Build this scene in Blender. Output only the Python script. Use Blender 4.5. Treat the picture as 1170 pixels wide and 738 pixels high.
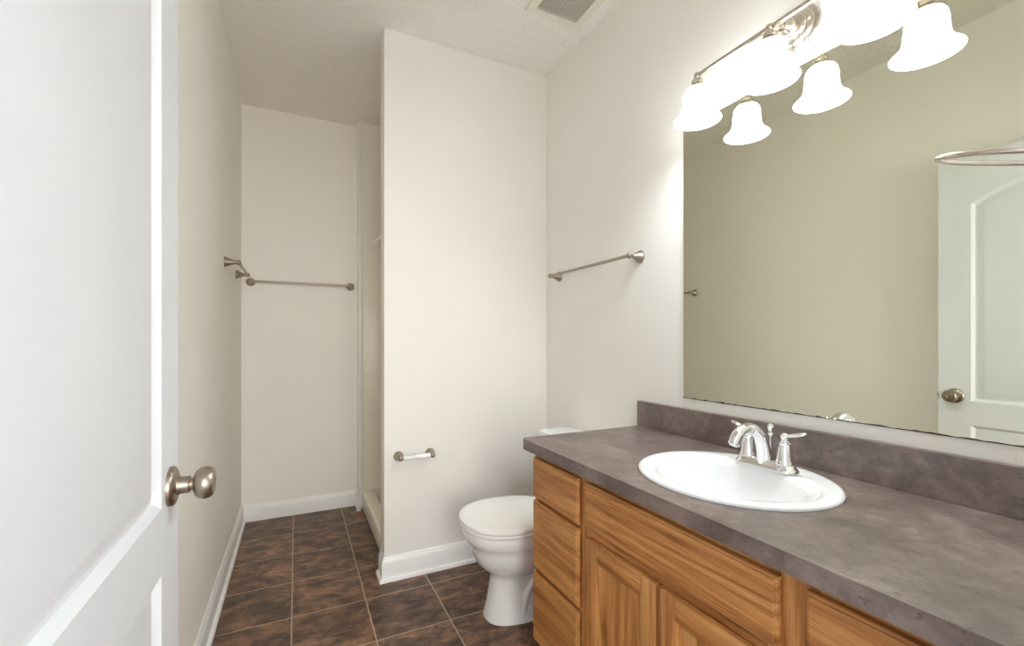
import bpy, bmesh, math, random
from mathutils import Vector, Matrix
random.seed(7)
for o in list(bpy.data.objects): bpy.data.objects.remove(o)
S = bpy.context.scene
COL = S.collection

# ------------------------------------------------------------------ camera, world, exposure
FPX, HORIZON, YAW, EYE = 506.8, 390.0, 0.4526, 1.143
cam = bpy.data.cameras.new('camera'); camo = bpy.data.objects.new('camera', cam); COL.objects.link(camo)
cam.sensor_fit = 'HORIZONTAL'; cam.sensor_width = 36.0
cam.lens = 36.0 * FPX / 1170.0
cam.shift_y = (HORIZON - 369.0) / 1170.0
cam.clip_start = 0.01
camo.location = (0, 0, EYE); camo.rotation_euler = (math.pi / 2, 0, -YAW)
S.camera = camo
S.view_settings.view_transform = 'Standard'
S.view_settings.look = 'None'
S.view_settings.exposure = 0.0
S.view_settings.gamma = 1.0
S.view_settings.use_curve_mapping = False
S.cycles.max_bounces = 20; S.cycles.diffuse_bounces = 14; S.cycles.glossy_bounces = 8
w = bpy.data.worlds.new('world'); S.world = w; w.use_nodes = True
w.node_tree.nodes['Background'].inputs[0].default_value = (0.93, 0.97, 1.0, 1)
w.node_tree.nodes['Background'].inputs[1].default_value = 1.5
BULB = 265.0          # emission strength of the three bulbs
SHADE_EMIT = 6.5
# added fill lamp behind the open doorway, brightens the room; no window there
la = bpy.data.lights.new('doorway_fill_light', 'AREA'); la.shape = 'RECTANGLE'; la.size = 2.2; la.size_y = 1.8
la.energy = 110; la.color = (1.0, 0.97, 0.91)
lo = bpy.data.objects.new('doorway_fill_light', la); COL.objects.link(lo)
lo.location = (0.6, -2.6, 1.5); lo.rotation_euler = (math.radians(90), 0, 0)

# ------------------------------------------------------------------ helpers
ORG = {}
def thing(name, label, cat, loc, group=None):
    o = bpy.data.objects.new(name, None); COL.objects.link(o)
    o.location = loc; o.empty_display_size = 0.05
    o['label'] = label; o['category'] = cat
    if group: o['group'] = group
    ORG[o] = Vector(loc); return o
def tag(o, label, cat, group=None):
    o['label'] = label; o['category'] = cat
    if group: o['group'] = group
    return o
def obj(name, bm, mat, parent=None, origin=None, smooth=40, label=None):
    """world-space bmesh -> ONE mesh object, relative to its thing"""
    bmesh.ops.recalc_face_normals(bm, faces=bm.faces)
    off = ORG[parent] if parent is not None else Vector(origin or (0, 0, 0))
    bmesh.ops.translate(bm, verts=bm.verts, vec=-off)
    me = bpy.data.meshes.new(name); bm.to_mesh(me); bm.free()
    if smooth:
        for p in me.polygons: p.use_smooth = True
        me.set_sharp_from_angle(angle=math.radians(smooth))
    me.materials.append(mat)
    o = bpy.data.objects.new(name, me); COL.objects.link(o)
    if parent is not None: o.parent = parent
    else: o.location = off
    ORG[o] = off
    if label: o['label'] = label
    return o
def struct(name, bm, mat, label, parent=None, smooth=30):
    o = obj(name, bm, mat, parent, smooth=smooth)
    if parent is None: o['kind'] = 'structure'
    o['label'] = label
    return o
def box(bm, x0, x1, y0, y1, z0, z1, bev=0, seg=2):
    r = bmesh.ops.create_cube(bm, size=1)
    for v in r['verts']:
        v.co = Vector(((x0 + x1) / 2 + v.co.x * (x1 - x0), (y0 + y1) / 2 + v.co.y * (y1 - y0), (z0 + z1) / 2 + v.co.z * (z1 - z0)))
    if bev:
        es = list({e for v in r['verts'] for e in v.link_edges})
        bmesh.ops.bevel(bm, geom=es, offset=bev, segments=seg, affect='EDGES', profile=0.5)
    return bm
def B(*a, **k): return box(bmesh.new(), *a, **k)
def frame_of(axis):
    a = Vector(axis).normalized()
    t = Vector((0, 0, 1)) if abs(a.z) < 0.9 else Vector((0, 1, 0))
    u = a.cross(t).normalized(); v = a.cross(u).normalized()
    return a, u, v
def loft(bm, rings, cap0=True, cap1=True, closed=False):
    vr = [[bm.verts.new(p) for p in r] for r in rings]
    n = len(vr[0])
    for a, b in zip(vr, vr[1:] + ([vr[0]] if closed else [])):
        for i in range(n):
            bm.faces.new((a[i], a[(i + 1) % n], b[(i + 1) % n], b[i]))
    if not closed:
        if cap0: bm.faces.new(vr[0][::-1])
        if cap1: bm.faces.new(vr[-1])
    return bm
def lathe(bm, prof, origin, axis=(0, 0, 1), seg=32, su=1.0, sv=1.0, cap0=True, cap1=True):
    a, u, v = frame_of(axis); o = Vector(origin)
    rings = []
    for r, h in prof:
        r = max(r, 1e-5)
        rings.append([o + a * h + u * (r * su * math.cos(2 * math.pi * i / seg)) + v * (r * sv * math.sin(2 * math.pi * i / seg)) for i in range(seg)])
    return loft(bm, rings, cap0, cap1)
def tube(bm, pts, rad, seg=14, closed=False):
    pts = [Vector(p) for p in pts]; n = len(pts)
    if not hasattr(rad, '__len__'): rad = [rad] * n
    tang = []
    for i in range(n):
        if closed: t = pts[(i + 1) % n] - pts[i - 1]
        else: t = pts[min(i + 1, n - 1)] - pts[max(i - 1, 0)]
        tang.append(t.normalized())
    _, u, _ = frame_of(tang[0]); rings = []
    for i in range(n):
        t = tang[i]; u = (u - t * u.dot(t)).normalized(); v = t.cross(u)
        rings.append([pts[i] + u * (rad[i] * math.cos(2 * math.pi * k / seg)) + v * (rad[i] * math.sin(2 * math.pi * k / seg)) for k in range(seg)])
    return loft(bm, rings, closed=closed)
def ball(bm, c, r, seg=20):
    return lathe(bm, [(r * math.sin(math.pi * i / 10), -r * math.cos(math.pi * i / 10)) for i in range(11)], c, seg=seg)
def fillet(pts, k=6, r=0.3):
    """smooth polyline (Catmull-Rom)"""
    P = [Vector(p) for p in pts]; P = [P[0] * 2 - P[1]] + P + [P[-1] * 2 - P[-2]]; out = []
    for i in range(1, len(P) - 2):
        for j in range(k):
            t = j / k; a, b, c, d = P[i - 1:i + 3]
            out.append(0.5 * ((2 * b) + (c - a) * t + (2 * a - 5 * b + 4 * c - d) * t * t + (3 * b - a - 3 * c + d) * t ** 3))
    out.append(P[-2]); return out

# ------------------------------------------------------------------ materials
def lin(c):
    f = lambda x: x / 12.92 if x <= 0.04045 else ((x + 0.055) / 1.055) ** 2.4
    return tuple(f(v / 255.0) for v in c) + (1,)
class NT:
    def __init__(s, name):
        s.m = bpy.data.materials.new(name); s.m.use_nodes = True; s.t = s.m.node_tree
        s.b = s.t.nodes['Principled BSDF']; s.out = s.t.nodes['Material Output']
    def n(s, typ, **kw):
        x = s.t.nodes.new(typ)
        for k, v in kw.items():
            if k.startswith('i_'): x.inputs[k[2:].replace('_', ' ')].default_value = v
            else: setattr(x, k, v)
        return x
    def l(s, a, b): s.t.links.new(a, b)
    def set(s, **kw):
        for k, v in kw.items(): s.b.inputs[k.replace('_', ' ')].default_value = v
    def coord(s, scale=(1, 1, 1), rnd=False):
        tc = s.n('ShaderNodeTexCoord'); mp = s.n('ShaderNodeMapping'); mp.inputs['Scale'].default_value = scale
        src = tc.outputs['Object']
        if rnd:
            oi = s.n('ShaderNodeObjectInfo'); ad = s.n('ShaderNodeVectorMath', operation='MULTIPLY_ADD')
            ad.inputs[1].default_value = (37, 23, 51)
            s.l(oi.outputs['Random'], ad.inputs[0]); s.l(src, ad.inputs[2]); src = ad.outputs[0]
        s.l(src, mp.inputs['Vector']); return mp.outputs['Vector']
    def noise(s, vec, scale, detail=4, rough=0.5, dist=0.0):
        x = s.n('ShaderNodeTexNoise'); x.inputs['Scale'].default_value = scale; x.inputs['Detail'].default_value = detail
        x.inputs['Roughness'].default_value = rough; x.inputs['Distortion'].default_value = dist
        s.l(vec, x.inputs['Vector']); return x.outputs['Fac']
    def ramp(s, fac, stops):
        r = s.n('ShaderNodeValToRGB'); e = r.color_ramp.elements
        while len(e) < len(stops): e.new(0.5)
        for q, (p, c) in zip(e, stops): q.position = p; q.color = lin(c) if len(c) == 3 else c
        s.l(fac, r.inputs['Fac']); return r.outputs['Color']
    def math(s, op, a, b=None, c=None):
        x = s.n('ShaderNodeMath', operation=op)
        for i, v in enumerate((a, b, c)):
            if v is None: continue
            if isinstance(v, (int, float)): x.inputs[i].default_value = v
            else: s.l(v, x.inputs[i])
        return x.outputs[0]
    def mix(s, fac, a, b, mode='MIX'):
        x = s.n('ShaderNodeMix', data_type='RGBA', blend_type=mode)
        for i, v in ((0, fac), (6, a), (7, b)):
            if isinstance(v, (int, float)): x.inputs[i].default_value = v
            elif isinstance(v, tuple): x.inputs[i].default_value = v
            else: s.l(v, x.inputs[i])
        return x.outputs[2]
    def bump(s, h, strength=0.2, dist=0.002):
        b = s.n('ShaderNodeBump'); b.inputs['Strength'].default_value = strength; b.inputs['Distance'].default_value = dist
        s.l(h, b.inputs['Height']); s.l(b.outputs['Normal'], s.b.inputs['Normal'])
    def color(s, c): s.l(c, s.b.inputs['Base Color'])

def plain(name, c, rough=0.5, metal=0.0, spec=0.5, noise_amt=0.03, nscale=6, bump=0.0):
    k = NT(name); k.set(Roughness=rough, Metallic=metal)
    k.b.inputs['Specular IOR Level'].default_value = spec
    v = k.coord(); f = k.noise(v, nscale, 3)
    a = tuple(x * (1 - noise_amt) for x in c); b2 = tuple(min(255, x * (1 + noise_amt)) for x in c)
    k.color(k.ramp(f, [(0.3, a), (0.7, b2)]))
    if bump: k.bump(k.noise(v, 180, 2), bump, 0.001)
    return k.m
WALL = plain('cream_wall_paint', (244, 241, 236), 0.55, spec=0.3, noise_amt=0.006, nscale=1.5, bump=0.12)
TRIM = plain('white_trim_paint', (240, 240, 240), 0.35, noise_amt=0.006)
DOORM = plain('white_door_paint', (226, 229, 235), 0.4, noise_amt=0.006, bump=0.05)
PORC = plain('white_porcelain', (243, 243, 244), 0.08, noise_amt=0.004)
SEATM = plain('white_seat_plastic', (248, 247, 245), 0.22, noise_amt=0.004)
ROLLM = plain('white_plastic', (240, 240, 240), 0.3, noise_amt=0.004)
FIBER = plain('offwhite_fiberglass', (244, 240, 228), 0.25, noise_amt=0.01)
GRILLE = plain('ivory_vent_plastic', (232, 230, 216), 0.4, noise_amt=0.01)
DARK = plain('painted_cavity_shade', (40, 28, 20), 0.9, noise_amt=0.05)  # dark colour stands in for the shade behind the vent grid
EDGE = plain('desilvered_edge', (70, 56, 38), 0.6, noise_amt=0.3, nscale=60)
CARC = plain('cabinet_interior', (150, 112, 70), 0.6, noise_amt=0.05)

def metal(name, c, rough, brush=0.0):
    k = NT(name); k.set(Metallic=1.0, Roughness=rough)
    v = k.coord((1, 1, 1)); f = k.noise(v, 120, 2)
    k.color(k.ramp(f, [(0.2, tuple(x * 0.94 for x in c)), (0.8, c)]))
    r = k.n('ShaderNodeMapRange'); r.inputs['To Min'].default_value = max(rough - 0.05, 0.02); r.inputs['To Max'].default_value = rough + 0.06
    k.l(f, r.inputs['Value']); k.l(r.outputs[0], k.b.inputs['Roughness'])
    return k.m
NICKEL = metal('brushed_nickel', (172, 160, 146), 0.34)
NICKELW = metal('satin_nickel', (214, 204, 192), 0.24)
k = NT('chrome'); k.set(Metallic=1.0, Roughness=0.05); k.set(Base_Color=(0.86, 0.86, 0.87, 1)); CHROME = k.m
k = NT('mirror_glass'); k.set(Metallic=1.0, Roughness=0.0); k.set(Base_Color=(0.82, 0.83, 0.71, 1)); MIRROR = k.m

# ceiling: knock-down texture
k = NT('textured_ceiling_paint'); k.set(Roughness=0.8, Base_Color=lin((248, 245, 240)))
k.b.inputs['Specular IOR Level'].default_value = 0.2
v = k.coord((1, 2.2, 1)); f = k.noise(v, 26, 4, 0.55, 0.8)
mr = k.n('ShaderNodeMapRange', interpolation_type='SMOOTHSTEP'); mr.inputs['From Min'].default_value = 0.45; mr.inputs['From Max'].default_value = 0.6
k.l(f, mr.inputs['Value']); k.bump(mr.outputs[0], 0.6, 0.006); CEIL = k.m

# floor: slate-look vinyl tiles with sand grout
k = NT('slate_tile_floor'); tc = k.n('ShaderNodeTexCoord'); sx = k.n('ShaderNodeSeparateXYZ'); k.l(tc.outputs['Object'], sx.inputs[0])
tx = k.math('DIVIDE', k.math('ADD', sx.outputs[0], 0.017), 0.2935)
ty = k.math('DIVIDE', k.math('SUBTRACT', sx.outputs[1], 2.049), 0.300)
ex = k.math('MULTIPLY', k.math('ABSOLUTE', k.math('SUBTRACT', tx, k.math('ROUND', tx))), 0.2935)
ey = k.math('MULTIPLY', k.math('ABSOLUTE', k.math('SUBTRACT', ty, k.math('ROUND', ty))), 0.300)
far = k.math('MULTIPLY', k.math('GREATER_THAN', k.math('ROUND', ty), 1.5), 0.0012)
ey = k.math('ADD', ey, far)
dmin = k.math('MINIMUM', ex, ey)
gr = k.n('ShaderNodeMapRange'); gr.inputs['From Min'].default_value = 0.0018; gr.inputs['From Max'].default_value = 0.0032
gr.inputs['To Min'].default_value = 1; gr.inputs['To Max'].default_value = 0; k.l(dmin, gr.inputs['Value'])
cb = k.n('ShaderNodeCombineXYZ'); k.l(k.math('FLOOR', tx), cb.inputs[0]); k.l(k.math('FLOOR', ty), cb.inputs[1])
wn = k.n('ShaderNodeTexWhiteNoise', noise_dimensions='3D'); k.l(cb.outputs[0], wn.inputs['Vector'])
va = k.n('ShaderNodeVectorMath', operation='MULTIPLY_ADD'); va.inputs[1].default_value = (9, 9, 9)
k.l(wn.outputs['Color'], va.inputs[0]); k.l(tc.outputs['Object'], va.inputs[2])
mp = k.n('ShaderNodeMapping'); mp.inputs['Scale'].default_value = (1.0, 1.7, 1); mp.inputs['Rotation'].default_value = (0, 0, 0.25); k.l(va.outputs[0], mp.inputs['Vector'])
n1 = k.noise(mp.outputs[0], 8.5, 9, 0.72, 0.35); n2 = k.noise(mp.outputs[0], 4.0, 5, 0.6, 0.3); n3 = k.noise(mp.outputs[0], 30, 6, 0.7)
base = k.ramp(n1, [(0.30, (66, 48, 40)), (0.42, (104, 78, 60)), (0.50, (132, 101, 76)), (0.57, (166, 124, 84)), (0.70, (192, 156, 120))])
warm = k.ramp(n2, [(0.36, (92, 78, 78)), (0.48, (126, 108, 98)), (0.56, (146, 122, 98)), (0.68, (176, 142, 92))])
c1 = k.mix(0.5, base, k.mix(1.0, base, warm, 'OVERLAY'))
c1 = k.mix(0.55, c1, k.mix(1.0, c1, k.ramp(n3, [(0.3, (120, 112, 108)), (0.55, (255, 250, 244))]), 'MULTIPLY'))
hv = k.n('ShaderNodeHueSaturation'); k.l(c1, hv.inputs['Color'])
vr = k.n('ShaderNodeMapRange'); vr.inputs['To Min'].default_value = 0.8; vr.inputs['To Max'].default_value = 1.1; k.l(wn.outputs['Value'], vr.inputs['Value']); k.l(vr.outputs[0], hv.inputs['Value']); hv.inputs['Saturation'].default_value = 0.86
k.color(k.mix(gr.outputs[0], hv.outputs[0], lin((178, 156, 132))))
k.set(Roughness=0.38); k.b.inputs['Specular IOR Level'].default_value = 0.4
hb = k.math('SUBTRACT', k.math('MULTIPLY', n1, 0.6), gr.outputs[0]); k.bump(hb, 0.3, 0.002); FLOOR = k.m

def oak(name, axis, tint=1.0):
    k = NT(name)
    sc = {'Y': (14, 1.0, 14), 'Z': (14, 14, 1.0)}[axis]
    v = k.coord(sc, rnd=True)
    n = k.noise(v, 0.75, 2, 0.4, 0.25)
    wv = k.math('FRACT', k.math('MULTIPLY', n, 7.0))
    wv = k.math('ABSOLUTE', k.math('SUBTRACT', k.math('MULTIPLY', wv, 2.0), 1.0))
    sc2 = {'Y': (240, 5, 240), 'Z': (240, 240, 5)}[axis]
    fine = k.noise(k.coord(sc2, rnd=True), 1.0, 3, 0.6)
    broad = k.noise(k.coord({'Y': (7, .8, 7), 'Z': (7, 7, .8)}[axis], rnd=True), 1.0, 2)
    f = k.math('ADD', k.math('MULTIPLY', wv, 0.30), k.math('ADD', k.math('MULTIPLY', fine, 0.42), k.math('MULTIPLY', broad, 0.52)))
    pore = k.noise(k.coord({'Y': (520, 9, 520), 'Z': (520, 520, 9)}[axis], rnd=True), 1.0, 2, 0.5)
    t = lambda c: tuple(x * tint for x in c)
    col = k.ramp(f, [(0.34, t((128, 78, 38))), (0.48, t((176, 116, 62))), (0.64, t((200, 140, 80))), (0.85, t((214, 158, 98)))])
    k.color(k.mix(0.6, col, k.mix(1.0, col, k.ramp(pore, [(0.34, (150, 120, 96)), (0.46, (255, 255, 255))]), 'MULTIPLY')))
    k.set(Roughness=0.36); k.bump(fine, 0.08, 0.001); return k.m
OAKH, OAKV = oak('honey_oak_horizontal', 'Y'), oak('honey_oak_vertical', 'Z')

k = NT('brown_laminate'); v = k.coord((1, 0.8, 1))
a = k.noise(v, 9, 7, 0.62, 0.3); b = k.noise(v, 42, 6, 0.7); sp = k.noise(k.coord(), 70, 4, 0.65)
f = k.math('ADD', k.math('MULTIPLY', a, 0.6), k.math('MULTIPLY', b, 0.4))
c = k.ramp(f, [(0.36, (82, 67, 63)), (0.47, (104, 88, 83)), (0.53, (118, 101, 95)), (0.64, (142, 125, 119))])
spk = k.ramp(sp, [(0.30, (140, 132, 130)), (0.40, (255, 255, 255))])
k.color(k.mix(0.7, c, spk, 'MULTIPLY')); k.set(Roughness=0.36, Specular_IOR_Level=1.0); LAM = k.m

k = NT('frosted_shade_glass')
k.set(Roughness=0.35, Base_Color=(0.80, 0.78, 0.75, 1))
tr = k.n('ShaderNodeBsdfTranslucent'); tr.inputs['Color'].default_value = (0.93, 0.90, 0.86, 1)
mx = k.n('ShaderNodeMixShader'); mx.inputs[0].default_value = 0.5
em = k.n('ShaderNodeEmission'); em.inputs['Color'].default_value = (0.865, 0.955, 1.0, 1); em.inputs['Strength'].default_value = SHADE_EMIT
ad = k.n('ShaderNodeAddShader')
k.l(k.b.outputs[0], mx.inputs[1]); k.l(tr.outputs[0], mx.inputs[2]); k.l(mx.outputs[0], ad.inputs[0]); k.l(em.outputs[0], ad.inputs[1]); k.l(ad.outputs[0], k.out.inputs['Surface'])
SHADE = k.m
k = NT('glowing_bulb'); em = k.n('ShaderNodeEmission'); em.inputs['Color'].default_value = (0.865, 0.955, 1.0, 1); em.inputs['Strength'].default_value = BULB
k.l(em.outputs[0], k.out.inputs['Surface']); BULBM = k.m

# ------------------------------------------------------------------ room shell
XL, XR, YB, YP, YN, C = -0.312, 1.274, 3.266, 2.171, 0.13, 2.643
XP, YS, YW = 0.3774, 2.268, 3.19          # partition end, partition back, shower far wall
struct('floor', B(XL - .1, XR + .1, -1.5, YB + .1, -0.08, 0), FLOOR, 'dark slate look tile floor with sand coloured grout', smooth=0)
struct('ceiling', B(XL - .1, XR + .1, YN, YB + .1, C, C + .08), CEIL, 'cream textured ceiling', smooth=0)
struct('wall_left', B(XL - .1, XL, 0.01, YB + .1, 0, C), WALL, 'cream painted left wall', smooth=0)
struct('wall_right', B(XR, XR + .1, 0.01, YB + .1, 0, C), WALL, 'cream painted wall behind vanity and mirror', smooth=0)
struct('wall_back', B(XL, XR, YB, YB + .1, 0, C), WALL, 'cream painted wall at the far end of the alcove', smooth=0)
struct('wall_partition', B(XP, XR, YP, YS, 0, C, 0.003), WALL, 'cream partition wall between toilet and shower')
struct('wall_shower', B(.382, XR, YW, YB, 0, C), WALL, 'short furred wall at the far end of the shower', smooth=0)
bm = bmesh.new()
box(bm, XL, -0.245, 0.01, YN, 0, C); box(bm, 0.665, XR, 0.01, YN, 0, C); box(bm, -0.245, 0.665, 0.01, YN, 2.02, C)
struct('wall_near', bm, WALL, 'cream wall around the entrance doorway', smooth=0)
# doorway jamb and casing
bm = bmesh.new()
box(bm, 0.645, 0.665, 0.0, YN + .002, 0, 2.02); box(bm, -0.245, -0.232, 0.0, YN + .002, 0, 2.02); box(bm, -0.232, 0.645, 0.0, YN + .002, 2.0, 2.02)
box(bm, 0.652, 0.715, YN, YN + .016, 0, 2.08, 0.004); box(bm, -0.30, 0.652, YN, YN + .016, 2.012, 2.08, 0.004)
struct('trim_1', bm, TRIM, 'white casing around the entrance doorway')
struct('trim_2', B(.3835, .408, YW - .008, YW, 0.0, C - .01, .002), TRIM, 'narrow white vertical trim strip beside shower')

# baseboards: profile swept along a wall line
def baseboard(bm, p, q, nrm, h=0.112, t=0.013, shoe=True, e0=0.0, e1=0.0):
    """p,q: ends on the wall plane; nrm: into the room; e0,e1: outside-corner mitre"""
    p, q, nrm = Vector(p), Vector(q), Vector(nrm); d = (q - p).normalized()
    prof = [(0, 0)]
    if shoe: prof += [(.026, 0), (.026, .008), (.0235, .014), (.018, .018), (t, .020)]
    else: prof += [(t, 0)]
    prof += [(t, h - .026), (t - .002, h - .018), (t - .006, h - .012), (t - .0075, h - .004), (t - .010, h), (0, h)]
    rings = [[c + nrm * o + d * (s * o) + Vector((0, 0, z)) for o, z in prof] for c, s in ((p, -e0), (q, e1))]
    loft(bm, rings)
bm = bmesh.new(); baseboard(bm, (XL, 0.16, 0), (XL, YB, 0), (1, 0, 0))
struct('baseboard_left', bm, TRIM, 'white baseboard with shoe moulding along left wall', smooth=25)
bm = bmesh.new(); baseboard(bm, (XL, YB, 0), (.369, YB, 0), (0, -1, 0), h=0.105, shoe=False)
baseboard(bm, (.382, YB, 0), (.382, YW, 0), (-1, 0, 0), h=0.105, shoe=False)
struct('baseboard_back', bm, TRIM, 'white baseboard along the alcove end wall', smooth=25)
bm = bmesh.new(); baseboard(bm, (XR, YP, 0), (XP, YP, 0), (0, -1, 0), e1=1); baseboard(bm, (XP, YP, 0), (XP, YS - .01, 0), (-1, 0, 0), e0=1)
struct('baseboard_partition', bm, TRIM, 'white baseboard wrapping the partition wall end', smooth=25)

# ------------------------------------------------------------------ entrance door leaf (open against left side)
DX, DB, DY0, DY1, DZ0, DZ1 = -0.196, -0.231, 0.152, 1.005, 0.012, 1.984
def panel_loop(y0, y1, z0, z1, rise, d, n=26):
    """outline inset by d (y,z); arched top when rise>0"""
    pts = [(y0 + d, z0 + d), (y1 - d, z0 + d)]
    if rise <= 0: return pts + [(y1 - d, z1 - d), (y0 + d, z1 - d)]
    wd = (y1 - y0) / 2; R = (wd * wd + rise * rise) / (2 * rise); cy = (y0 + y1) / 2; cz = z1 + rise - R; r2 = R - d
    w2 = wd - d
    for i in range(n + 1):
        y = w2 - 2 * w2 * i / n
        pts.append((cy + y, cz + math.sqrt(r2 * r2 - y * y)))
    return pts
PANELS = [(0.266, 0.893, 0.872, 1.764, 0.09), (0.266, 0.893, 0.20, 0.765, 0)]
PROF = [(0, 0), (.003, .002), (.012, .0105), (.017, .011), (.021, .010), (.041, .004), (.044, .0035), (.047, .003)]
bm = bmesh.new()
def face_side(X, sgn):
    def V(p, dep): return bm.verts.new((X - sgn * dep, p[0], p[1]))
    outer = [V(p, 0) for p in ((DY0, DZ0), (DY1, DZ0), (DY1, DZ1), (DY0, DZ1))]
    loops = [outer]
    for P in PANELS:
        rings = [[V(p, dep) for p in panel_loop(*P, d)] for d, dep in PROF]
        n = len(rings[0])
        for a, b2 in zip(rings, rings[1:]):
            for i in range(n): bm.faces.new((a[i], a[(i + 1) % n], b2[(i + 1) % n], b2[i]))
        bm.faces.new(rings[-1]); loops.append(rings[0])
    es = []
    for L in loops:
        for i in range(len(L)):
            a, b2 = L[i], L[(i + 1) % len(L)]
            es.append(bm.edges.get((a, b2)) or bm.edges.new((a, b2)))
    bmesh.ops.triangle_fill(bm, use_beauty=True, use_dissolve=False, edges=es)
    return outer
fo = face_side(DX, 1); bo = face_side(DB, -1)
for i in range(4): bm.faces.new((fo[i], fo[(i + 1) % 4], bo[(i + 1) % 4], bo[i]))
door = struct('door_1', bm, DOORM, 'open white two panel arched door with satin nickel knob', smooth=24)
KY, KZ = 0.946, 0.893
def knob(sgn, X):
    ax = (sgn, 0, 0)
    bm = bmesh.new()
    lathe(bm, [(0, 0), (.0335, 0), (.0335, .004), (.0315, .0075), (.026, .010), (.0165, .0115), (.0145, .016), (.0145, .028), (.0125, .0285), (.0118, .030), (0, .030)], (X, KY, KZ), ax, 36)
    r = obj('knob_rose', bm, NICKEL, door)
    bm = bmesh.new()
    lathe(bm, [(0, .028), (.0105, .028), (.0105, .033), (.015, .0345), (.0225, .038), (.0268, .044), (.0282, .051), (.027, .057), (.0242, .0615), (.0235, .0613), (.022, .0635), (.014, .0652), (.0075, .0656), (.0065, .0645), (0, .0645)], (X, KY, KZ), ax, 36)
    ORG[r] = Vector((0, 0, 0))
    kk = obj('knob', bm, NICKEL, r)
    ORG[kk] = Vector((0, 0, 0))
knob(1, DX); knob(-1, DB)
bm = bmesh.new(); box(bm, -.224, -.203, DY1 - .002, DY1 + .0015, KZ - .028, KZ + .028); box(bm, -.219, -.208, DY1 + .001, DY1 + .010, KZ - .008, KZ + .008, .002)
obj('latch', bm, NICKEL, door)
for hz in (0.22, 1.0, 1.78):
    bm = bmesh.new(); tube(bm, [(DB - .004, DY0 - .006, hz - .045), (DB - .004, DY0 - .006, hz + .045)], .006, 12)
    obj('hinge', bm, NICKEL, door)

# ------------------------------------------------------------------ shower stall
st = thing('shower_stall', 'off-white shower stall with low curb behind the partition wall', 'shower', (.405, YS, 0))
bm = bmesh.new(); box(bm, .405, .485, YS + .002, YW - .002, 0, .12, .012, 3)
obj('curb', bm, FIBER, st)
bm = bmesh.new(); box(bm, .485, XR - .002, YS + .002, YW - .002, 0.0, .05, .004); obj('shower_pan', bm, FIBER, st)
bm = bmesh.new(); box(bm, .410, XR - .014, YW - .012, YW - .001, .12, 1.865, .003); obj('surround_panel', bm, FIBER, st)
bm = bmesh.new(); box(bm, .410, XR - .014, YS + .001, YS + .012, .12, 1.865, .003); obj('surround_panel', bm, FIBER, st)
bm = bmesh.new(); box(bm, XR - .013, XR - .001, YS + .001, YW - .001, .05, 1.865, .003); obj('surround_panel', bm, FIBER, st)
rd = thing('shower_rod', 'white shower curtain rod between shower walls', 'curtain rod', (.495, (YS + YW) / 2, 1.825))
bm = bmesh.new(); tube(bm, [(.495, YS + .012, 1.825), (.495, YW - .012, 1.825)], .0125, 18); obj('rod', bm, SEATM, rd)
for y, sg in ((YW - .012, -1), (YS + .012, 1)):
    bm = bmesh.new(); lathe(bm, [(0, 0), (.034, 0), (.032, .006), (.022, .016), (.019, .022), (0, .022)], (.495, y, 1.825), (0, sg, 0), 28); obj('flange', bm, SEATM, rd)

# small crumpled caulk scrap at the trim foot
bm = bmesh.new(); bmesh.ops.create_icosphere(bm, subdivisions=2, radius=.017)
for vtx in bm.verts:
    vtx.co *= 1 + random.uniform(-.35, .35); vtx.co.z *= .55
zmin = min(v.co.z for v in bm.verts)
bmesh.ops.translate(bm, verts=bm.verts, vec=(.378, 3.135, -zmin))
o = obj('caulk_scrap', bm, ROLLM, None, (.378, 3.135, 0), smooth=10); tag(o, 'small crumpled white scrap on floor at the trim foot', 'scrap')

# ------------------------------------------------------------------ towel bars
def towel_bar(label, p, q, nrm, off=.058):
    p, q, nrm = Vector(p), Vector(q), Vector(nrm); mid = (p + q) / 2
    t = thing('towel_bar', label, 'towel bar', mid, 'satin nickel towel bars')
    for c in (p, q):
        bm = bmesh.new()
        lathe(bm, [(0, 0), (.0265, 0), (.0265, .004), (.0245, .006), (.0245, .008), (.0215, .012), (.0165, .022), (.0115, .034), (.0085, .043), (.0085, off - .010), (.0108, off - .007), (.0125, off), (.0108, off + .007), (.006, off + .0115), (0, off + .0125)], c, nrm, 28)
        obj('post', bm, NICKEL, t)
    bm = bmesh.new(); tube(bm, [p + nrm * off, q + nrm * off], .0068, 16); obj('bar', bm, NICKEL, t)
towel_bar('short nickel towel bar on the left wall near the back corner', (XL, 2.535, 1.528), (XL, 2.985, 1.528), (1, 0, 0))
towel_bar('nickel towel bar on the alcove end wall', (-.262, YB, 1.521), (.338, YB, 1.521), (0, -1, 0))
towel_bar('nickel towel bar on the wall above the toilet', (XR, 1.412, 1.491), (XR, 2.035, 1.491), (-1, 0, 0))

# toilet paper holder
tp = thing('toilet_paper_holder', 'empty nickel toilet paper holder with white roller on partition', 'paper holder', (.521, YP, .588))
for x in (.444, .600):
    bm = bmesh.new()
    lathe(bm, [(0, 0), (.0235, 0), (.0235, .004), (.021, .007), (.019, .012), (.013, .024), (.0085, .036), (.0085, .044), (.0108, .048), (.0125, .055), (.0108, .062), (.006, .0665), (0, .0675)], (x, YP, .588), (0, -1, 0), 26)
    obj('post', bm, NICKEL, tp)
bm = bmesh.new(); lathe(bm, [(0, .010), (.004, .010), (.004, .014), (.0095, .014), (.0095, .075), (.0102, .076), (.0125, .0765), (.0125, .142), (.004, .142), (.004, .146), (0, .146)], (.444, YP - .055, .588), (1, 0, 0), 24)
obj('roller', bm, ROLLM, tp, label='white spring roller')

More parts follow.
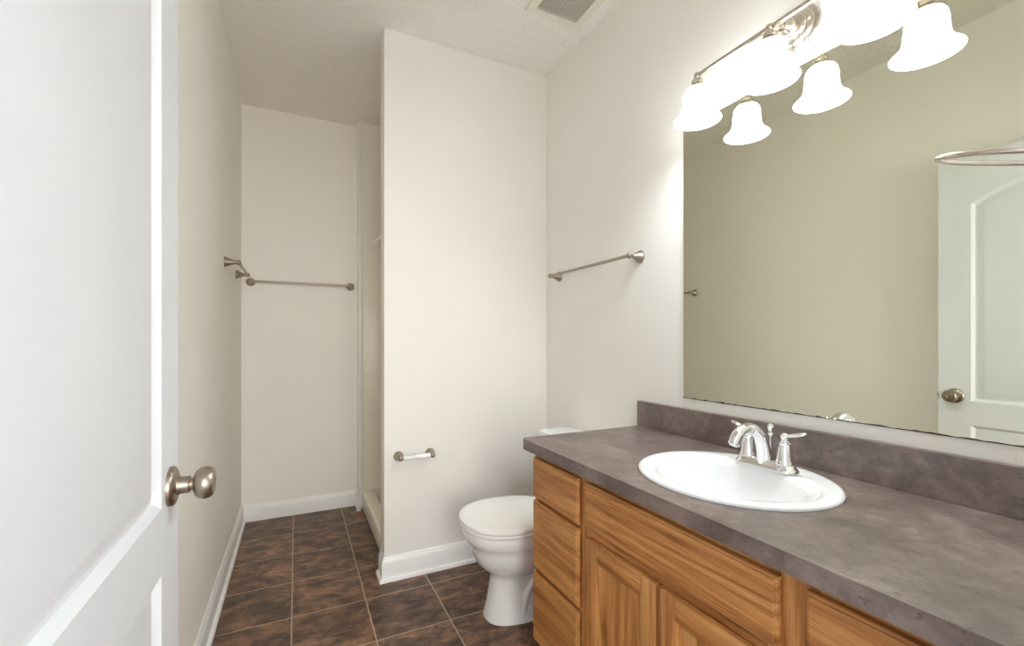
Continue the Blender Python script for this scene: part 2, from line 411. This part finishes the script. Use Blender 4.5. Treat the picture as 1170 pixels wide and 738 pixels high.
# ------------------------------------------------------------------ exhaust vent
vt = thing('ceiling_vent', 'square ivory exhaust vent with fine grid on ceiling', 'vent', (1.07, 1.62, C))
x0, x1, y0, y1 = .924, 1.216, 1.478, 1.770
bm = bmesh.new(); bz = .014
def ringbox(bm, o, i, z0, z1):
    loft(bm, [[(o[0], o[2], z1), (o[1], o[2], z1), (o[1], o[3], z1), (o[0], o[3], z1)],
              [(o[0] + .004, o[2] + .004, z0), (o[1] - .004, o[2] + .004, z0), (o[1] - .004, o[3] - .004, z0), (o[0] + .004, o[3] - .004, z0)],
              [(i[0], i[2], z0), (i[1], i[2], z0), (i[1], i[3], z0), (i[0], i[3], z0)],
              [(i[0], i[2], z1), (i[1], i[2], z1), (i[1], i[3], z1), (i[0], i[3], z1)]], closed=True)
IN = (.964, 1.175, 1.520, 1.734)
ringbox(bm, (x0, x1, y0, y1), IN, C - bz, C); obj('frame', bm, GRILLE, vt, smooth=20)
bm = bmesh.new(); N = 25
for i in range(N + 1):
    x = IN[0] + (IN[1] - IN[0]) * i / N; y = IN[2] + (IN[3] - IN[2]) * i / N
    box(bm, x - .0012, x + .0012, IN[2], IN[3], C - bz + .001, C - bz + .0025); box(bm, IN[0], IN[1], y - .0012, y + .0012, C - bz + .001, C - bz + .0025)
obj('grille', bm, GRILLE, vt, smooth=0)
obj('cavity_shade', B(IN[0], IN[1], IN[2], IN[3], C - .002, C - .0005), DARK, vt, smooth=0, label='thin plate painted dark as the shade behind the grid')

# ------------------------------------------------------------------ toilet (faces -X)
TY = 1.69
tl = thing('toilet', 'white two piece toilet with closed lid beside the vanity', 'toilet', (.9, TY, 0))
def egg(xf, xb, hw, z, n=48, sq=2.0, y=TY, fx=.42):
    """egg outline: rounded front at xf (small x), flatter back at xb"""
    cx = xf + (xb - xf) * fx; pts = []
    for i in range(n):
        t = 2 * math.pi * i / n; c, s = math.cos(t), math.sin(t)
        ex = 2.0 / sq
        X = (abs(c) ** ex) * (1 if c > 0 else -1); Y = (abs(s) ** ex) * (1 if s > 0 else -1)
        pts.append((cx + X * ((xb - cx) if X > 0 else (cx - xf)), y + Y * hw, z))
    return pts
bm = bmesh.new()
loft(bm, [egg(.702, 1.13, .098, 0, sq=2.5), egg(.698, 1.132, .102, .004, sq=2.5), egg(.700, 1.13, .101, .016, sq=2.5), egg(.712, 1.12, .092, .06, sq=2.5), egg(.722, 1.115, .086, .12, sq=2.5),
          egg(.728, 1.115, .086, .165, sq=2.4), egg(.724, 1.115, .092, .185, sq=2.3), egg(.700, 1.11, .118, .205, sq=2.2), egg(.668, 1.10, .144, .235, sq=2.2), egg(.650, 1.095, .159, .270, sq=2.2), egg(.640, 1.09, .166, .305, sq=2.2),
          egg(.637, 1.09, .168, .322, sq=2.2), egg(.622, 1.09, .176, .334, sq=2.2), egg(.612, 1.09, .181, .350, sq=2.2), egg(.607, 1.09, .184, .372, sq=2.2), egg(.611, 1.085, .181, .386, sq=2.2)])
obj('bowl', bm, PORC, tl, smooth=50)
# trapway relief on the near side of the pedestal
def side_relief(sg):
    bm = bmesh.new(); path = fillet([(.83, TY + sg * .082, .03), (.845, TY + sg * .083, .10), (.89, TY + sg * .083, .165), (.97, TY + sg * .08, .19), (1.05, TY + sg * .078, .15), (1.08, TY + sg * .08, .05)], 6)
    tube(bm, path, .016, 12); return obj('trapway', bm, PORC, tl)
side_relief(-1); side_relief(1)
bm = bmesh.new()
loft(bm, [egg(.606, 1.035, .184, .388, sq=2.2), egg(.601, 1.04, .188, .392, sq=2.2), egg(.600, 1.04, .189, .400, sq=2.2), egg(.604, 1.036, .186, .4045, sq=2.2)])
obj('seat', bm, SEATM, tl)
bm = bmesh.new()
loft(bm, [egg(.604, 1.035, .186, .407, sq=2.2), egg(.599, 1.04, .190, .411, sq=2.2), egg(.600, 1.04, .189, .420, sq=2.2), egg(.608, 1.033, .183, .4255, sq=2.2), egg(.63, 1.01, .165, .4285, sq=2.2), egg(.72, .93, .08, .431, sq=2.2)])
obj('lid', bm, SEATM, tl)
for sg in (-1, 1):
    bm = bmesh.new(); box(bm, 1.025, 1.055, TY + sg * .075 - .018, TY + sg * .075 + .018, .386, .424, .006); obj('seat_hinge', bm, SEATM, tl)
def rr(x0, x1, hw, z, r=.03, n=8):
    pts = []
    for cx, cy, a0 in ((x1 - r, TY + hw - r, 0), (x0 + r, TY + hw - r, 90), (x0 + r, TY - hw + r, 180), (x1 - r, TY - hw + r, 270)):
        for i in range(n + 1):
            a = math.radians(a0 + 90 * i / n); pts.append((cx + r * math.cos(a), cy + r * math.sin(a), z))
    return pts
bm = bmesh.new(); loft(bm, [rr(1.085, 1.25, .185, .386), rr(1.08, 1.255, .192, .40), rr(1.072, 1.262, .205, .56), rr(1.068, 1.264, .21, .676)]); obj('tank', bm, PORC, tl)
bm = bmesh.new(); loft(bm, [rr(1.062, 1.268, .216, .678), rr(1.056, 1.270, .222, .684), rr(1.056, 1.270, .222, .702), rr(1.062, 1.266, .216, .711), rr(1.075, 1.255, .20, .7145)]); obj('tank_lid', bm, PORC, tl)
bm = bmesh.new(); lathe(bm, [(0, 0), (.012, 0), (.012, .008), (.006, .010), (.006, .018), (0, .018)], (1.071, TY + .15, .63), (-1, 0, 0), 18)
tube(bm, [(1.055, TY + .15, .63), (1.052, TY + .12, .628), (1.054, TY + .085, .622)], [.006, .005, .006], 12); obj('flush_lever', bm, CHROME, tl)
for sg in (-1, 1):
    bm = bmesh.new(); lathe(bm, [(.013, 0), (.013, .006), (.009, .014), (0, .017)], (.93, TY + sg * .112, 0), seg=18); obj('bolt_cap', bm, PORC, tl)

# ------------------------------------------------------------------ vanity cabinet
VL, VR, FX, DFX, TOP = 1.378, YN + .004, .763, .745, .7605
vc = thing('vanity_cabinet', 'honey oak bathroom vanity cabinet under brown countertop', 'cabinet', (1.0, .75, 0))
bm = bmesh.new(); box(bm, FX + .02, XR - .002, VL - .016, VL, .09, TOP); obj('side_panel', bm, OAKV, vc, smooth=0)
bm = bmesh.new(); box(bm, FX + .02, XR - .002, VR, VR + .016, .09, TOP); obj('side_panel', bm, OAKV, vc, smooth=0)
obj('bottom_panel', B(FX + .02, XR - .002, VR + .016, VL - .016, .09, .106), CARC, vc, smooth=0)
obj('toe_kick', B(FX + .075, FX + .091, VR, VL, 0, .09), OAKH, vc, smooth=0)
for a, b2 in ((1.348, VL), (1.046, 1.104), (.4955, .516), (.428, .4945), (VR, VR + .03)):
    obj('stile', B(FX, FX + .019, a, b2, .09, TOP, .0012, 1), OAKV, vc, smooth=20)
RAILS = []
for a, b2 in ((1.104, 1.348), (.516, 1.046), (VR + .03, .428)):
    RAILS += [(a, b2, .728, TOP), (a, b2, .09, .12)]
for a, b2 in ((1.104, 1.348), (VR + .03, .428)):
    RAILS += [(a, b2, .575, .61), (a, b2, .33, .365)]
RAILS.append((.516, 1.046, .570, .622))
for a, b2, z0, z1 in RAILS: obj('rail', B(FX + .0006, FX + .0185, a, b2, z0, z1), OAKH, vc, smooth=20)
obj('center_stile', B(FX + .0003, FX + .018, .755, .795, .12, .570), OAKV, vc, smooth=0)

def front_slab(y0, y1, z0, z1, x0=DFX, x1=FX):
    """drawer front with a stepped, eased edge; face towards -X"""
    bm = bmesh.new(); T = x1 - x0
    R = lambda d, x: [(x, y0 + d, z0 + d), (x, y1 - d, z0 + d), (x, y1 - d, z1 - d), (x, y0 + d, z1 - d)]
    loft(bm, [R(.004, x1 - .0005), R(0, x1 - .005), R(0, x0 + .007), R(.0015, x0 + .0042), R(.0045, x0 + .0032), R(.0058, x0 + .0030), R(.0062, x0 + .0010), R(.0075, x0)])
    return bm
for y0, y1 in ((1.094, 1.369), (.155, .442)):
    for z0, z1 in ((.600, .737), (.355, .588), (.102, .342)):
        obj('drawer_front', front_slab(y0, y1, z0, z1), OAKH, vc, smooth=15)
obj('false_front', front_slab(.488, 1.060, .608, .736), OAKH, vc, smooth=15)
def cab_door(y0, y1, z0=.102, z1=.582):
    W = .052; x0, x1 = DFX, FX - .0005
    d = bpy.data.objects.new('cabinet_door', None); COL.objects.link(d); d.parent = vc; ORG[d] = ORG[vc]
    for a, b2 in ((y0, y0 + W), (y1 - W, y1)): obj('door_stile', B(x0, x1, a, b2, z0, z1, .004, 2), OAKV, d, smooth=25)
    for a, b2 in ((z0, z0 + W), (z1 - W, z1)): obj('door_rail', B(x0 + .0005, x1 - .001, y0 + W - .001, y1 - W + .001, a, b2, .0035, 2), OAKH, d, smooth=25)
    bm = bmesh.new()
    R = lambda dd, x: [(x, y0 + W + dd, z0 + W + dd), (x, y1 - W - dd, z0 + W + dd), (x, y1 - W - dd, z1 - W - dd), (x, y0 + W + dd, z1 - W - dd)]
    loft(bm, [R(0, x1 - .002), R(0, x0 + .003), R(.003, x0 + .0045), R(.006, x0 + .0075), R(.0105, x0 + .0095), R(.011, x0 + .0105)])
    obj('door_panel', bm, OAKV, d, smooth=25)
cab_door(.7765, 1.053); cab_door(.490, .7725)

# ------------------------------------------------------------------ countertop with sink cut-out
SX, SY, SA, SB = .992, .770, .238, .215
CX0, CX1, CY0, CY1, CZ0, CZ1 = .7203, XR - .0005, YN + .001, 1.408, .7612, .7988
ct = thing('countertop', 'brown mottled laminate countertop on the oak vanity', 'countertop', (1.0, .75, CZ0))
def outline(d):
    r = .022 - d; pts = []
    for i in range(9):
        a = math.radians(180 - 90 * i / 8); pts.append((CX0 + .022 + r * math.cos(a), CY1 - .022 + r * math.sin(a)))
    return pts + [(CX1, CY1 - d), (CX1, CY0), (CX0 + d, CY0)]
HN = 64
def oval(fa, fb, z, dx=0.0, n=HN): return [(SX + dx + fb * math.cos(2 * math.pi * i / n), SY + fa * math.sin(2 * math.pi * i / n), z) for i in range(n)]
bm = bmesh.new()
def V3(pts, z): return [bm.verts.new((p[0], p[1], z)) for p in pts]
ro = [V3(outline(.004), CZ0), V3(outline(.0), CZ0 + .002), V3(outline(0), CZ1)]
hole = [[bm.verts.new(p) for p in oval(SA * .92, SB * .92, z)] for z in (CZ0, CZ1)]
for rs in (ro, hole):
    for a, b2 in zip(rs, rs[1:]):
        n = len(a)
        for i in range(n): bm.faces.new((a[i], a[(i + 1) % n], b2[(i + 1) % n], b2[i]))
for o_, h_ in ((ro[0], hole[0]), (ro[-1], hole[1])):
    es = [bm.edges.get((L[i], L[(i + 1) % len(L)])) for L in (o_, h_) for i in range(len(L))]
    bmesh.ops.triangle_fill(bm, use_beauty=True, use_dissolve=False, edges=es)
obj('counter_slab', bm, LAM, ct, smooth=20)
obj('backsplash', B(1.2545, XR - .0005, CY0, 1.410, CZ1 + .0003, .9004, .0015), LAM, ct, smooth=20)

sk = thing('sink', 'white oval drop in sink in the brown countertop', 'sink', (SX, SY, CZ1))
bm = bmesh.new()
bx = -.022
R = [oval(SA * .93, SB * .93, CZ1 + .0006), oval(SA, SB, CZ1 + .0006), oval(SA * 1.003, SB * 1.003, CZ1 + .004), oval(SA * .997, SB * .997, CZ1 + .007), oval(SA * .98, SB * .975, CZ1 + .0100), oval(SA * .95, SB * .94, CZ1 + .0112),
     oval(SA * .905, SB * .83, CZ1 + .0112, bx * .8), oval(SA * .885, SB * .80, CZ1 + .0106, bx), oval(SA * .875, SB * .785, CZ1 + .0084, bx), oval(SA * .865, SB * .775, CZ1 + .0080, bx), oval(SA * .80, SB * .69, CZ1 + .0074, bx), oval(SA * .775, SB * .665, CZ1 + .003, bx), oval(SA * .75, SB * .64, CZ1 - .010, bx),
     oval(SA * .71, SB * .60, CZ1 - .045, bx), oval(SA * .63, SB * .52, CZ1 - .085, bx), oval(SA * .47, SB * .40, CZ1 - .115, bx), oval(SA * .25, SB * .24, CZ1 - .130, bx), oval(SA * .09, SB * .10, CZ1 - .133, bx)]
# outside shell back up to the rim underside
O = [oval(SA * .09, SB * .10, CZ1 - .139, bx), oval(SA * .28, SB * .27, CZ1 - .137, bx), oval(SA * .52, SB * .45, CZ1 - .122, bx), oval(SA * .68, SB * .57, CZ1 - .09, bx), oval(SA * .76, SB * .65, CZ1 - .045, bx), oval(SA * .82, SB * .72, CZ1 - .01, bx), oval(SA * .88, SB * .86, CZ1 + .0006, bx * .3)]
loft(bm, R + O, closed=True)
obj('basin', bm, PORC, sk, smooth=60)
bm = bmesh.new(); lathe(bm, [(0, 0), (.022, 0), (.022, .0025), (.018, .004), (.015, .002), (.013, .0045), (0, .006)], (SX + bx, SY, CZ1 - .1335), seg=28); obj('drain', bm, CHROME, sk)

# ------------------------------------------------------------------ faucet
FXC, FY, FZ = 1.127, .768, CZ1 + .0113
fc = thing('faucet', 'chrome two handle arched faucet on the white sink', 'faucet', (FXC, FY, FZ))
def stadium(hl, hw, z, n=12):
    pts = []
    for s_, a0 in ((1, 0), (-1, 180)):
        for i in range(n + 1):
            a = math.radians(a0 + 180 * i / n); pts.append((FXC + hw * math.cos(a), FY + s_ * (hl - hw) + hw * math.sin(a), z))
    return pts
bm = bmesh.new(); loft(bm, [stadium(.083, .029, FZ), stadium(.083, .029, FZ + .004), stadium(.080, .026, FZ + .008), stadium(.077, .0235, FZ + .010), stadium(.076, .0225, FZ + .017), stadium(.073, .0195, FZ + .020)])
obj('base_plate', bm, CHROME, fc, smooth=50)
bm = bmesh.new()
path = fillet([(FXC - .004, FY, FZ + .012), (FXC - .010, FY, FZ + .045), (FXC - .026, FY, FZ + .082), (FXC - .052, FY, FZ + .104), (FXC - .082, FY, FZ + .108), (FXC - .110, FY, FZ + .095), (FXC - .126, FY, FZ + .072)], 6)
n = len(path); tube(bm, path, [.0205 - .0075 * min(1, i / (n * .45)) + (.0015 if i > n * .8 else 0) for i in range(n)], 20)
obj('spout', bm, CHROME, fc, smooth=60)
bm = bmesh.new(); lathe(bm, [(.011, 0), (.011, .004), (.009, .0045), (0, .0045)], path[-1] + Vector((0, 0, 0)), (path[-1] - path[-2]), 20); obj('aerator', bm, CHROME, fc)
for sg in (1, -1):
    hy = FY + sg * .051; z0 = FZ + .019
    bm = bmesh.new(); lathe(bm, [(0, 0), (.0225, 0), (.0225, .004), (.0205, .007), (.0195, .016), (.0165, .036), (.0135, .048), (.0145, .0495), (.0145, .052), (.0105, .055), (.009, .059), (.0085, .062), (0, .062)], (FXC, hy, z0), seg=28)
    hb = obj('handle_body', bm, CHROME, fc, smooth=40)
    bm = bmesh.new(); ball(bm, (FXC, hy, z0 + .068), .0112)
    dirv = Vector((.012, sg * .95, .30)).normalized(); c0 = Vector((FXC, hy, z0 + .069))
    a, u, v = frame_of(dirv); rings = []
    for d, ru, rv in ((.006, .0045, .0045), (.014, .0048, .0045), (.022, .0072, .005), (.034, .0092, .005), (.044, .0088, .0046), (.052, .0062, .0036), (.056, .002, .0015)):
        rings.append([c0 + a * d + u * (ru * math.cos(2 * math.pi * i / 16)) + v * (rv * math.sin(2 * math.pi * i / 16)) for i in range(16)])
    loft(bm, rings); obj('lever', bm, CHROME, hb, smooth=50)
bm = bmesh.new(); lathe(bm, [(0, 0), (.0035, 0), (.0035, .062), (.0065, .064), (.0065, .068), (.004, .071), (.006, .076), (.0082, .083), (.007, .090), (.003, .094), (0, .0945)], (FXC + .013, FY - .004, FZ + .019), seg=18); obj('lift_rod', bm, CHROME, fc)

# ------------------------------------------------------------------ wall mirror
MY0, MY1, MZ0, MZ1, MXF = .20, 1.180, .9385, 1.915, 1.268
mr_ = thing('wall_mirror', 'large frameless mirror above the vanity backsplash', 'mirror', (XR, .69, MZ0))
obj('mirror_glass', B(MXF, XR - .0003, MY0, MY1, MZ0, MZ1, .0008, 1), MIRROR, mr_, smooth=0)
bm = bmesh.new(); prev = None; y = MY0; rnd = random.Random(3); bands = []
while y < MY1 - .001:
    hgt = max(.0004, rnd.gauss(.0010, .0010)) if rnd.random() > .10 else rnd.uniform(.0025, .004)
    bands.append((y, hgt)); y += rnd.uniform(.006, .02)
bands.append((MY1, .001))
for X in (MXF - .0006,):
    top = [bm.verts.new((X, y, MZ0 + .0003 + h_)) for y, h_ in bands]; bot = [bm.verts.new((X, y, MZ0 - .0012)) for y, h_ in bands]
    tb = [bm.verts.new((MXF, y, MZ0 + .0003 + h_)) for y, h_ in bands]; bb = [bm.verts.new((MXF, y, MZ0 - .0012)) for y, h_ in bands]
    for i in range(len(bands) - 1):
        bm.faces.new((top[i], top[i + 1], bot[i + 1], bot[i])); bm.faces.new((top[i], tb[i], tb[i + 1], top[i + 1])); bm.faces.new((bot[i], bot[i + 1], bb[i + 1], bb[i]))
obj('corroded_edge', bm, EDGE, mr_, smooth=0, label='dark corroded bottom edge of mirror')

# ------------------------------------------------------------------ vanity light
LX, LZ = 1.150, 1.990
LY = (1.014, .7735, .533)
vl = thing('vanity_light', 'three light nickel vanity fixture with white bell shades above mirror', 'wall lamp', (XR, .772, 2.02))
bm = bmesh.new(); lathe(bm, [(0, 0), (.062, 0), (.062, .005), (.058, .010), (.050, .0125), (.047, .018), (.041, .022), (.036, .0235), (.034, .030), (.026, .036), (0, .038)], (XR, .772, 2.020), (-1, 0, 0), 48); bp_ = obj('backplate', bm, NICKELW, vl)
for dy in (-.042, .042):
    bm = bmesh.new(); lathe(bm, [(0, 0), (.0045, 0), (.0045, .008), (.003, .011), (0, .012)], (XR - .018, .772 + dy, 2.020), (-1, 0, 0), 14); obj('screw_cap', bm, NICKELW, bp_)
bm = bmesh.new(); lathe(bm, [(0, -.026), (.012, -.024), (.021, -.014), (.0245, 0), (.021, .014), (.014, .022), (.0125, .027), (0, .027)], (XR - .050, .772, 2.012), (-1, 0, -.18), 28)
tube(bm, fillet([(XR - .06, .772, 2.012), (XR - .085, .772, 2.008), (LX + .012, .772, LZ + .002), (LX, .7735, LZ - .006)], 5), .0105, 16); obj('arm', bm, NICKELW, vl)
bm = bmesh.new(); tube(bm, [(LX, LY[2] - .004, LZ), (LX, LY[0] + .004, LZ)], .0068, 16); obj('crossbar', bm, NICKELW, vl)
for y in LY:
    bm = bmesh.new()
    ball(bm, (LX, y, LZ), .0108)
    lathe(bm, [(0, .006), (.0075, .004), (.0075, -.008), (.012, -.010), (.0165, -.015), (.0175, -.022), (.0165, -.027), (.0195, -.031), (.0255, -.036), (.0295, -.0405), (.0300, -.0435), (0, -.0435)][::-1], (LX, y, LZ), seg=28)
    so = obj('socket', bm, NICKELW, vl)
    bm = bmesh.new(); zt = LZ - .042; zb = 1.8475; H_ = zt - zb
    outp = [(.026, 0), (.0335, -.003), (.0395, -.012), (.042, -.024), (.0430, -.040), (.0440, -.056), (.0470, -.070), (.0530, -.082), (.0615, -.091), (.0680, -.0965), (.0712, -.0995)]
    sc = H_ / .0995
    outp = [(r, h * sc) for r, h in outp]
    inn = [(r - .0028, h) for r, h in outp[1:]][::-1]; inn[0] = (outp[-1][0] - .0022, outp[-1][1] + .0004)
    inn.append((.022, -.0035 * sc))
    lathe(bm, outp + inn, (LX, y, zt), seg=44, cap0=False, cap1=False)
    obj('lamp_shade', bm, SHADE, vl, smooth=60, label='white frosted glass bell shade')
    bm = bmesh.new(); lathe(bm, [(0, .060), (.012, .058), (.013, .040), (.017, .030), (.024, .018), (.0285, .004), (.0275, -.010), (.021, -.021), (.010, -.027), (0, -.0285)][::-1], (LX, y, 1.888), seg=28)
    obj('bulb', bm, BULBM, so, smooth=60, label='glowing light bulb')

# ------------------------------------------------------------------ towel ring on the near wall (seen edge-on at the right of the frame)
tr_ = thing('towel_ring', 'nickel towel ring jutting out past the right end of mirror', 'towel ring', (.80, YN, 1.37))
nrm = Vector((-.10, -.30, 1)).normalized(); cc = Vector((.798, .212, 1.3669)); rad = .080
a = nrm.cross(Vector((0, 0, 1))).normalized(); b2 = nrm.cross(a)
ringp = [cc + a * (rad * math.cos(2 * math.pi * i / 64)) + b2 * (rad * math.sin(2 * math.pi * i / 64)) for i in range(64)]
near = min(ringp, key=lambda p: p.y)
bm = bmesh.new(); tube(bm, ringp, .0031, 12, closed=True); obj('ring', bm, NICKELW, tr_, smooth=60)
bm = bmesh.new(); lathe(bm, [(0, -.01), (.0245, -.01), (.0245, .004), (.02, .008), (.012, .02), (.0085, .026), (0, .028)][1:], (near.x, YN + .01, near.z - .0), (0, 1, 0), 26)
ball(bm, (near.x, near.y + .002, near.z), .0085); obj('post', bm, NICKELW, tr_)
